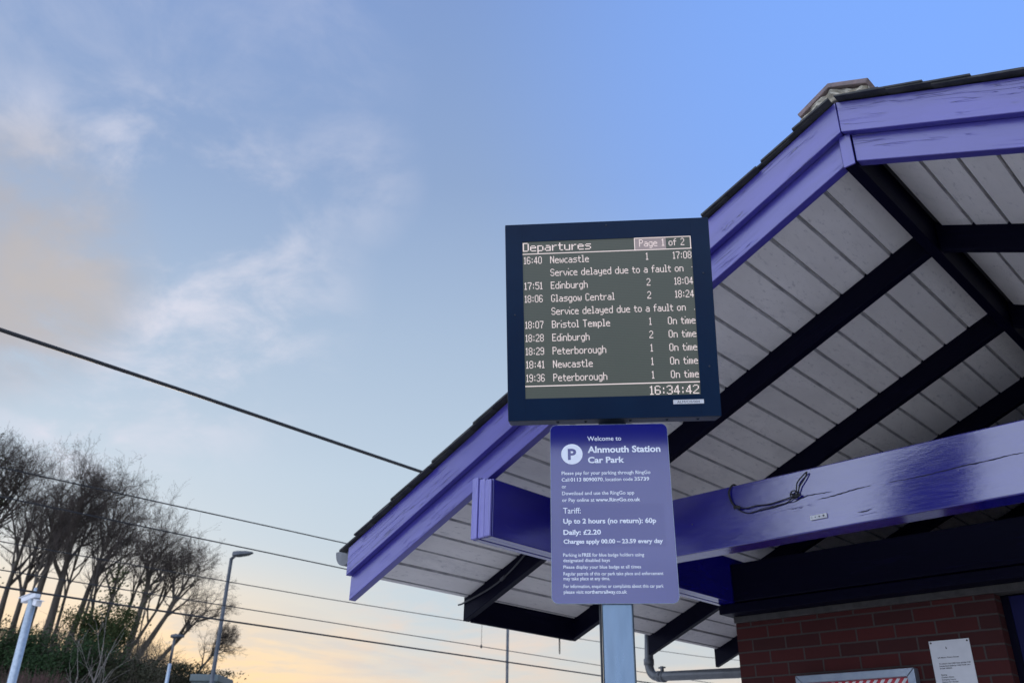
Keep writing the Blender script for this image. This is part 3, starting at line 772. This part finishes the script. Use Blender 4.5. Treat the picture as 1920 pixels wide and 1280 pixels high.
def bar(mb, x0, x1, y0, y1, z_=-.0032): mb.add([(x0, y0, z_), (x1, y0, z_), (x1, y1, z_), (x0, y1, z_)], [(0, 1, 2, 3)])
mb = MB(); dots(mb, 'Departures', sx0+.001, 12.2, ky=1.22, fit=.253); lb(mb, 'title_text', M['led'], scr)
mb = MB(); bar(mb, .104, .2165, .254, .2965, -.0036); lb(mb, 'page_highlight', M['led_dim'], scr)
mb = MB(); t_ = .0030
bar(mb, .1005, .3075, sy1-t_, sy1); bar(mb, .1005, .1005+t_, .2535, sy1-t_); bar(mb, .3075-t_, .3075, .2535, sy1-t_); lb(mb, 'page_box', M['led'], scr)
mb = MB(); dots(mb, 'Page', .1185, 11.3, fit=.0665); dots(mb, '1', .201, 11.3, kx=1.25); dots(mb, 'of', .2265, 11.3, fit=.028); dots(mb, '2', .2705, 11.3); lb(mb, 'page_text', M['led'], scr)
mb = MB(); bar(mb, sx0, sx1, .2505, .2535); lb(mb, 'rule', M['led'], scr)
mb = MB(); bar(mb, sx0, sx1, -.2460, -.2425); lb(mb, 'rule', M['led'], scr)
ROWS = [('16:40', 'Newcastle', '1', '17:08'), ('', 'Service delayed due to a fault on', '', ''), ('17:51', 'Edinburgh', '2', '18:04'), ('18:06', 'Glasgow Central', '2', '18:24'), ('', 'Service delayed due to a fault on', '', ''),
        ('18:07', 'Bristol Temple', '1', 'On time'), ('18:28', 'Edinburgh', '2', 'On time'), ('18:29', 'Peterborough', '1', 'On time'), ('18:41', 'Newcastle', '1', 'On time'), ('19:36', 'Peterborough', '1', 'On time')]
WID = {'Newcastle': .143, 'Edinburgh': .135, 'Glasgow Central': .231, 'Bristol Temple': .211, 'Peterborough': .193}
for k, (t_, d_, p_, e_) in enumerate(ROWS):
    row = 28+16*k
    if t_: mb = MB(); dots(mb, t_, -.308, row, fit=.066); lb(mb, 'departure_time', M['led'], scr)
    mb = MB(); dots(mb, d_, -.211, row, fit=WID.get(d_, .4855)); lb(mb, 'destination' if t_ else 'delay_message', M['led'], scr)
    if p_: mb = MB(); dots(mb, p_, .139 if p_ == '2' else .141, row, kx=1.05); lb(mb, 'platform_number', M['led'], scr)
    if e_: mb = MB(); dots(mb, e_, 0, row, right=.3065, fit=.067 if ':' in e_ else .0985); lb(mb, 'expected_time', M['led'], scr)
    if not t_: mb = MB(); bar(mb, .3045, .3070, sy1-(row-(5 if k == 1 else 1))*PYH-.001, sy1-(row-(5 if k == 1 else 1))*PYH+.002); lb(mb, 'cut_off_letter', M['led'], scr)
mb = MB(); dots(mb, '16:34:42', 0, 191, ky=1.17, right=.304, fit=.173); lb(mb, 'clock_text', M['led'], scr)

# ------------------------------------------------------------------ overhead wires
def wire(x, pts, r, label, grp='overhead line wires'):
    mb = MB(); ys = [-14+2.2*i for i in range(70)]
    def zz(y):
        if y <= pts[0][0]: return pts[0][1]
        for (a, b), (c, d) in zip(pts, pts[1:]):
            if y <= c:
                t = (y-a)/(c-a); return b+(d-b)*t
        return pts[-1][1]
    mb.tube([(x, y, zz(y)) for y in ys], r, 6); return tag(mb.build('overhead_wire', M['wire']), label, 'wire', grp)
def cat(z0, dz, y0, half): return [(y, z0+dz*((y-y0)/half)**2) for y in [y0-half*2+half*.1*i for i in range(60)]]
wire(-8, [(0, 5.125), (3.4, 5.09), (6.6, 5.03), (40, 4.5)], .020, 'thickest overhead wire, sloping down to the canopy roof')
wire(-10, [(0, 4.48), (7, 4.55), (60, 4.9)], .0085, 'overhead wire in front of the treetops, second from the top')
wire(-10.01, [(0, 4.21), (60, 4.20)], .0085, 'overhead wire meeting the canopy eaves end, third from the top')
wire(-12, [(0, 4.19), (6.4, 4.2), (8.5, 4.21), (11.3, 4.26), (16.3, 4.35), (19.7, 4.45), (30, 5.1)], .0070, 'thin overhead wire above the one with a hanging dropper')
wire(-12.01, [(0, 3.865), (60, 3.865)], .0075, 'thin overhead wire carried by the hanging dropper')
wire(-11, [(0, 3.52), (4, 3.49), (60, 3.5)], .0125, 'lowest and thick black overhead wire, crossing the lamp post')
mb = MB(); mb.tube([(-12, 11.6, 4.268), (-12.0, 11.6, 3.87)], .004, 6); mb.lathe((-12.0, 11.6, 3.865), [(.012, -.03), (.02, -.01), (.012, .03)], 8)
tag(mb.build('dropper', M['wire']), 'thin vertical dropper hanging between two overhead wires', 'dropper')

# ------------------------------------------------------------------ added unseen structure behind the camera, shaped to darken reflections in sign and beam
fb0 = SC+SF[2]*8.7; fb = thing('reflection_blocker', 'unseen dark slab and tower added to be mirrored in the glossy navy sign', 'reflection_blocker', (fb0.x, fb0.y, 0))
fr, fn = SF[0], SF[2]
def fbox(name, a0, a1, n0, n1, z0, z1, m):
    mb = MB(); vs = [SC+fr*a+fn*n_ for a in (a0, a1) for n_ in (n0, n1)]
    pts = [Vector((p.x, p.y, zz)) for p in vs for zz in (z0, z1)]
    mb.add(pts, [(0, 1, 3, 2), (4, 6, 7, 5), (0, 4, 5, 1), (2, 3, 7, 6), (0, 2, 6, 4), (1, 5, 7, 3)])
    return mb.build(name, m, fb, grain=fr, bevel=.01)
M['blocker_paint'] = mottled('dark_blocker_paint', (.006, .007, .014), (.010, .011, .02), 2, .6)
fbox('blocker_deck', -6, 7, 6.4, 9.70, 6.20, 6.42, M['blocker_paint'])
fbox('blocker_parapet', -6, 7, 7.2, 7.26, 6.425, 7.6, M['blocker_paint']); fbox('blocker_parapet', -6, 7, 9.56, 9.62, 6.425, 7.6, M['blocker_paint'])
for a in (-5.7, 6.5): fbox('blocker_pier', a-.15, a+.15, 8.2, 8.6, 0, 6.195, M['blocker_paint'])
mb = MB(); mb.box(-9.8, -7.05, -6.2, -3.6, 0, 8.2); mb.build('blocker_tower', M['blocker_paint'], fb, bevel=.01)
mb = MB(); mb.box(-10.0, -6.85, -6.4, -3.4, 8.205, 8.4); mb.build('blocker_tower_roof', M['blocker_paint'], fb, bevel=.01)

# ------------------------------------------------------------------ poles
def ground_h(p): return max(0, bank_h(atan2(-p.x, p.y), sqrt(p.x**2+p.y**2)))
lt = at(434, 1046, 23)
lamp = thing('street_lamp', 'tall dark street lamp with angled flat head standing before the trees', 'street lamp', (lt.x, lt.y, 0))
mb = MB(); mb.tube([(lt.x, lt.y, 0), (lt.x, lt.y, 1.4), (lt.x, lt.y, 1.45), (lt.x, lt.y, lt.z)], [.085, .085, .058, .042], 12); mb.build('pole', M['lampsteel'], lamp)
hd = (RT-FWD*.15); hd.z = 0; hd.normalize()
mb = MB(); p0 = Vector((lt.x, lt.y, lt.z-.02)); mb.tube([p0, p0+hd*.10+Vector((0, 0, .10)), p0+hd*.22+Vector((0, 0, .13))], .04, 10); mb.build('arm', M['lampsteel'], lamp)
mb = MB(); sd = Vector((-hd.y, hd.x, 0)); c0 = p0+hd*.04+Vector((0, 0, .12)); prof = [(0, .10, .10), (.12, .13, .11), (.35, .12, .08), (.50, .05, .03)]
vs = []
for d_, wd, th in prof:
    c = c0+hd*d_+Vector((0, 0, d_*.06))
    vs += [c+sd*wd-Vector((0, 0, th*.5)), c+sd*wd*.8+Vector((0, 0, th*.5)), c-sd*wd*.8+Vector((0, 0, th*.5)), c-sd*wd-Vector((0, 0, th*.5))]
mb.add(vs, [(4*i+j, 4*i+(j+1) % 4, 4*i+4+(j+1) % 4, 4*i+4+j) for i in range(3) for j in range(4)]+[(3, 2, 1, 0), (12, 13, 14, 15)]); mb.build('lamp_head', M['lampsteel'], lamp, bevel=.01)
ct = at(62, 1122, 15)
cc = thing('camera_pole', 'pale galvanised pole with two security cameras at lower left', 'camera pole', (ct.x, ct.y, 0))
mb = MB(); mb.tube([(ct.x, ct.y, 0), (ct.x, ct.y, ct.z+.05)], [.068, .056], 14); mb.tube([(ct.x, ct.y, ct.z+.05), (ct.x, ct.y, ct.z+.16)], .022, 10); mb.build('pole', M['galv'], cc)
for (dx, dz, L_, ang) in ((-.07, .02, .30, .25), (.10, -.05, .22, -.35)):
    d_ = (rr*(-1 if dx < 0 else 1)+h*ang*2); d_.normalize(); d_ = (d_+Vector((0, 0, -.22 if dx < 0 else -.25))).normalized()
    c = Vector((ct.x, ct.y, ct.z+dz))+rr*dx*.4; s2 = d_.cross(Vector((0, 0, 1))).normalized(); u2 = s2.cross(d_)
    mb = MB(); vs = []
    for t in (-L_*.45, L_*.55):
        for a_, b_ in ((-1, -1), (1, -1), (1, 1), (-1, 1)): vs.append(c+d_*t+s2*a_*.045+u2*b_*.04)
    mb.add(vs, [(3, 2, 1, 0), (4, 5, 6, 7), (0, 1, 5, 4), (1, 2, 6, 5), (2, 3, 7, 6), (3, 0, 4, 7)])
    cm = mb.build('camera_housing', M['white'], cc, bevel=.008)
    mb = MB(); vs = [c+d_*t+s2*a_*.055+u2*(.046+b_*.004) for t in (-L_*.4, L_*.72) for a_, b_ in ((-1, -1), (1, -1), (1, 1), (-1, 1))]
    mb.add(vs, [(3, 2, 1, 0), (4, 5, 6, 7), (0, 1, 5, 4), (1, 2, 6, 5), (2, 3, 7, 6), (3, 0, 4, 7)]); mb.build('sunshield', M['white'], cm)
mb = MB(); mb.tube([Vector((ct.x, ct.y, ct.z-.10)), Vector((ct.x, ct.y, ct.z+.0))], .05, 10); mb.tube([Vector((ct.x, ct.y, ct.z-.06)), Vector((ct.x, ct.y, ct.z-.04))+rr*.10], .02, 8); mb.build('bracket', M['galv'], cc)
sp_ = at(328, 1192, 34)
l2 = thing('slim_lamp_post', 'slim pale lamp post in front of the right hand bare trees', 'lamp post', (sp_.x, sp_.y, ground_h(sp_)))
mb = MB(); mb.tube([(sp_.x, sp_.y, ground_h(sp_)-.1), (sp_.x, sp_.y, sp_.z-.9)], [.075, .06], 10); mb.build('pole', M['galv'], l2)
mb = MB(); mb.tube([(sp_.x, sp_.y, sp_.z-.9), (sp_.x, sp_.y, sp_.z)], .045, 10); mb.build('bracket', M['lampsteel'], l2)
mb = MB(); c = sp_+rr*.12; mb.tube([c-rr*.26, c-rr*.1, c+rr*.2], [.05, .09, .04], 10); mb.build('lamp_head', M['lampsteel'], l2)
mt = at(952, 1180, 38)
mst = thing('line_mast', 'thin dark mast beyond the canopy eaves among the wires', 'mast', (mt.x, mt.y, 0))
mb = MB(); mb.tube([(mt.x, mt.y, 0), (mt.x, mt.y, mt.z+1.4)], [.07, .055], 10); mb.build('pole', M['lampsteel'], mst)
mb = MB(); mb.tube([(mt.x, mt.y, mt.z+1.3), (mt.x+1.6, mt.y, mt.z+1.5)], .03, 8); mb.build('arm', M['lampsteel'], mst)
# small equipment cabin beyond the car park
e0 = at(398, 1272, 33)
cb = thing('equipment_cabin', 'low grey green cabin roof behind the tall lamp post', 'cabin', (e0.x, e0.y, 0))
ax_ = rr; ay_ = h
def obox(c, hx, hy, z0, z1):
    mb = MB(); vs = [Vector((c.x, c.y, 0))+ax_*a*hx+ay_*b*hy+Vector((0, 0, zz)) for zz in (z0, z1) for a, b in ((-1, -1), (1, -1), (1, 1), (-1, 1))]
    mb.add(vs, [(3, 2, 1, 0), (4, 5, 6, 7), (0, 1, 5, 4), (1, 2, 6, 5), (2, 3, 7, 6), (3, 0, 4, 7)]); return mb
M['cabin'] = mottled('grey_green_panel', (.085, .115, .12), (.12, .15, .15), 2, .6)
obox(e0, .42, .8, 0, e0.z-.17).build('body', M['cabin'], cb); obox(e0, .47, .88, e0.z-.168, e0.z+.06).build('roof', M['cabin'], cb, bevel=.03)

# ------------------------------------------------------------------ trees
def grow_tree(rnd, base, tip, r0, seed_levels=5, spread=1., density=1.):
    trunk, crown = MB(), MB()
    H = (tip-base).length
    axis = (tip-base).normalized()
    def branch(p, d, L, r, lev):
        n = max(3, int(L/(.6 if lev < 2 else .34 if lev < 3 else .24))); n = min(n, 10)
        pts = [p.copy()]; rad = [r]; q = p.copy(); dd = d.copy(); step = L/n; kids = []
        for i in range(n):
            wob = (.022, .060, .12, .18, .22, .26)[lev]; pull = (.03, .075, .06, .05, .04, .02)[lev]
            dd = (dd+Vector((rnd.gauss(0, wob), rnd.gauss(0, wob), rnd.gauss(0, wob)))+axis*pull).normalized()
            q = q+dd*step; pts.append(q.copy()); f_ = (i+1)/n
            rad.append(max(r*(1-f_*(.72 if lev < 2 else .8)), .0040)); kids.append((q.copy(), dd.copy(), f_, rad[-1]))
        (trunk if lev <= 1 else crown).tube(pts, rad, 7 if lev == 0 else 5 if lev == 1 else 3, cap=False)
        if lev >= seed_levels: return
        cnt = (11, 7, 5.2, 3.4, 1.5)[lev]*density; cnt = int(cnt)+(rnd.random() < cnt % 1)
        st = (.44, .22, .16, .12, .10)[lev]
        for c in range(cnt):
            f_ = min(st+(1-st)*(c+rnd.random()*.9)/cnt, .999); k = kids[min(n-1, int(f_*n))]
            o = k[1].orthogonal(); o.rotate(Matrix.Rotation(rnd.uniform(0, 2*pi), 3, k[1]).to_quaternion())
            ang = R(rnd.uniform(14, 32) if lev == 0 else rnd.uniform(18, 42))*spread
            nd_ = (k[1]*cos(ang)+o*sin(ang)).normalized()
            if lev <= 2 and nd_.dot(axis) < .25: nd_ = (nd_+axis*.6).normalized()
            Lc = H*rnd.uniform(.24, .36)*(1.18-.62*f_) if lev == 0 else L*rnd.uniform(.42, .66)*(.86 if lev > 2 else 1)
            branch(k[0], nd_, Lc, min(k[3]*.8, r*(.5, .52, .58, .6, .6)[lev]), lev+1)
    branch(base, axis, H*.71, r0, 0)
    return trunk, crown
def tree(bx, tx, ty, D, r0, label, seed, levels=5, spread=1., density=1., ivy=0):
    b = at(bx, 1240, D); b.z = ground_h(b)-.15; tp = at(tx, ty, D)
    rnd = random.Random(seed); t_, c_ = grow_tree(rnd, b, tp, r0, levels, spread, density)
    root = thing('bare_tree', label, 'tree', b, 'bare trees on the bank')
    t_.build('trunk', M['bark'], root, recalc=False); c_.build('crown', M['twig'], root, recalc=False)
    if ivy:
        iv = MB(); ax = tp-b
        for k in range(ivy):
            f_ = rnd.uniform(0, .62 if ivy < 2000 else .9); c = b+ax*f_+Vector((rnd.gauss(0, .28), rnd.gauss(0, .28), rnd.gauss(0, .2)))*(1.25-f_ if ivy < 2000 else 1.6); leafquad(iv, c, rnd, .06)
        iv.build('ivy', M['leaf_ivy'], root, recalc=False)
def leafquad(mb, c, rnd, s_):
    d_ = Vector((rnd.gauss(0, 1), rnd.gauss(0, 1), rnd.gauss(0, 1)+.4)).normalized(); o = d_.orthogonal().normalized(); e = d_.cross(o)
    a = s_*rnd.uniform(.6, 1.3); b = a*.6
    mb.add([c-o*a, c+e*b, c+o*a, c-e*b], [(0, 1, 2, 3)])
TREES = [(-75, -5, 800, 44, .24, 'dense bare tree cut by the left edge of the photo', 11, 5, 1.2, 1.3, 2600),
         (-25, 72, 872, 47, .17, 'slender bare tree rising behind the camera pole', 12, 5, 1.1, 1.0, 0),
         (30, 150, 838, 46, .22, 'tall bare tree with the highest full crown, left of the group', 13, 5, 1.1, 1.1, 0),
         (5, 95, 905, 49, .17, 'bare tree whose lower crown shows left of the tallest one', 21, 5, 1.0, 1.0, 0),
         (70, 192, 846, 45, .22, 'bare tree with fan shaped crown right of the tallest one', 14, 5, 1.1, 1.05, 0),
         (112, 262, 888, 46, .17, 'slim bare tree leaning right behind the evergreen shrubs', 15, 5, 1.15, 1.0, 0),
         (178, 250, 965, 43, .13, 'ivy clad bare tree in the middle of the bank', 16, 5, 1.0, .9, 1100),
         (150, 225, 930, 50, .12, 'thin bare tree in the gap behind the ivy clad tree', 22, 5, 1.0, .9, 0),
         (232, 322, 978, 44, .18, 'bare tree with thick stem near the slim lamp post', 17, 5, 1.15, 1.05, 160),
         (246, 398, 1022, 45, .16, 'bare tree leaning out towards the tall street lamp', 18, 5, 1.25, 1.05, 0),
         (275, 432, 1105, 46, .12, 'low bare tree with branches crossing the tall street lamp', 23, 5, 1.3, .95, 0),
         (350, 448, 1180, 47, .09, 'small spreading bare tree at the right end of the bank', 19, 4, 1.5, 1.2, 0),
         (250, 335, 925, 55, .06, 'faint wispy bare tree standing highest behind the others', 20, 4, .8, .75, 0)]
TREES += [(20, 112, 930, 43, .085, 'thin upright bare tree between the two leftmost thick trunks', 51, 4, .9, 1.15, 0),
          (88, 178, 905, 48, .10, 'thin straight bare tree close behind the fan shaped crown', 52, 5, .9, .9, 0),
          (135, 238, 915, 44, .085, 'thin straight bare tree in front of the slim leaning one', 53, 4, .9, 1.15, 0),
          (205, 296, 945, 49, .10, 'thin bare tree just left of the thick stem by the slim lamp post', 54, 5, 1.0, .9, 0),
          (222, 362, 1010, 47, .10, 'thin bare tree between the thick stem and the outward leaning tree', 55, 5, 1.0, 1.0, 0)]
for a in TREES: tree(*a)
ug = MB(); rnd = random.Random(77)
for k in range(3600):
    az = R(rnd.uniform(58.5, 77)); D = rnd.uniform(35, 43); b = Vector((-sin(az)*D, cos(az)*D, 0)); b.z = ground_h(b)-.05
    hh = rnd.uniform(.5, 1.5)*(.55+.45*sin(az*37)**2)*min(1, max(.25, (math.degrees(az)-58)/6))
    e = b+Vector((rnd.gauss(0, .22), rnd.gauss(0, .22), hh)); m2_ = (b+e)/2+Vector((rnd.gauss(0, .07), rnd.gauss(0, .07), .1))
    ug.tube([b, m2_, e], [.011, .008, .004], 3, cap=False)
    for q in range(2):
        f_ = m2_.lerp(e, rnd.random()); ug.tube([f_, f_+Vector((rnd.gauss(0, .22), rnd.gauss(0, .22), rnd.uniform(.05, .35)))], [.006, .003], 3, cap=False)
struct(ug.build('undergrowth', M['brush'], recalc=False), 'stuff')
# pale saplings
for (bx, tx, ty, lab, sd) in ((133, 158, 1165, 'pale bare sapling nearest the camera pole', 31), (165, 205, 1128, 'tallest pale sapling before the ivy clad tree', 32), (190, 216, 1195, 'shortest pale sapling at the foot of the bank', 33)):
    b = at(bx, 1285, 30); b.z = ground_h(b)-.1; tp = at(tx, ty, 30); rnd = random.Random(sd)
    t_, c_ = grow_tree(rnd, b, tp, .04, 2, .9, .5)
    root = thing('sapling', lab, 'sapling', b, 'pale saplings on the bank')
    t_.build('trunk', M['pale_bark'], root, recalc=False); c_.build('crown', M['pale_bark'], root, recalc=False)
# shrubs
def shrub(px, py, D, rx, rz, label, m, seed, n=2600, s_=.10):
    rnd = random.Random(seed); c = at(px, py, D); gz = ground_h(c)-.1
    root = thing('shrub', label, 'shrub', (c.x, c.y, gz), 'shrubs on the bank')
    st = MB(); lf = MB(); cl_ = [(Vector((rnd.gauss(0, .42), rnd.gauss(0, .42), rnd.gauss(0, .42))), rnd.uniform(.28, .5)) for _ in range(16)]
    top = c.z+rz
    mid = Vector((c.x, c.y, (gz+top)/2)); hz = (top-gz)/2
    for k in range(n):
        a, r_ = cl_[k % 16]; q = a+Vector((rnd.gauss(0, 1), rnd.gauss(0, 1), rnd.gauss(0, 1)))*r_*.55
        leafquad(lf, mid+Vector((q.x*rx, q.y*rx, q.z*hz)), rnd, s_)
    for k in range(5):
        a = cl_[k][0]; st.tube([(c.x, c.y, gz), mid+Vector((a.x*rx*.5, a.y*rx*.5, -.2*hz)), mid+Vector((a.x*rx, a.y*rx, a.z*hz))], [.05, .03, .01], 5)
    lf.build('foliage', m, root, recalc=False); st.build('stem', M['bark'], root, recalc=False)
shrub(75, 1188, 38, 2.0, .35, 'dark evergreen shrub behind the camera pole', M['leaf_dark'], 41, 9000, .050)
shrub(140, 1204, 37, 1.7, .35, 'dark evergreen shrub under the saplings', M['leaf_dark'], 42, 7500, .050)
shrub(5, 1196, 39, 1.8, .5, 'dull evergreen shrub at the left edge', M['leaf_grey'], 43, 6500, .050)
shrub(198, 1160, 41, 1.25, .7, 'olive green ivy mound beside the ivy clad tree', M['leaf_ivy'], 44, 9000, .048)
shrub(232, 1240, 38, 1.8, .3, 'grey green shrub right of the saplings', M['leaf_grey'], 45, 7000, .050)
shrub(320, 1266, 40, 2.0, .2, 'low dull shrub between the two lamp posts', M['leaf_grey'], 46, 6000, .050)
rnd = random.Random(50); b = at(70, 1290, 27); b.z = ground_h(b)
root = thing('red_stemmed_bush', 'red stemmed leafless bush at the lower left corner', 'bush', b); mb = MB()
for k in range(240):
    p = b+rr*rnd.gauss(0, .30)+h*rnd.gauss(0, .5); p.z = b.z; tt = p+rr*rnd.gauss(.05, .35)+h*rnd.gauss(0, .3); tt.z = at(70, rnd.uniform(1256, 1279), 27).z+rnd.gauss(0, .06)
    mid = (p+tt)/2+rr*rnd.gauss(0, .06); mb.tube([p, mid, tt], [.010, .008, .004], 3, cap=False)
mb.build('twigs', M['red_twig'], root, recalc=False)
bpy.data.objects.remove(_to)
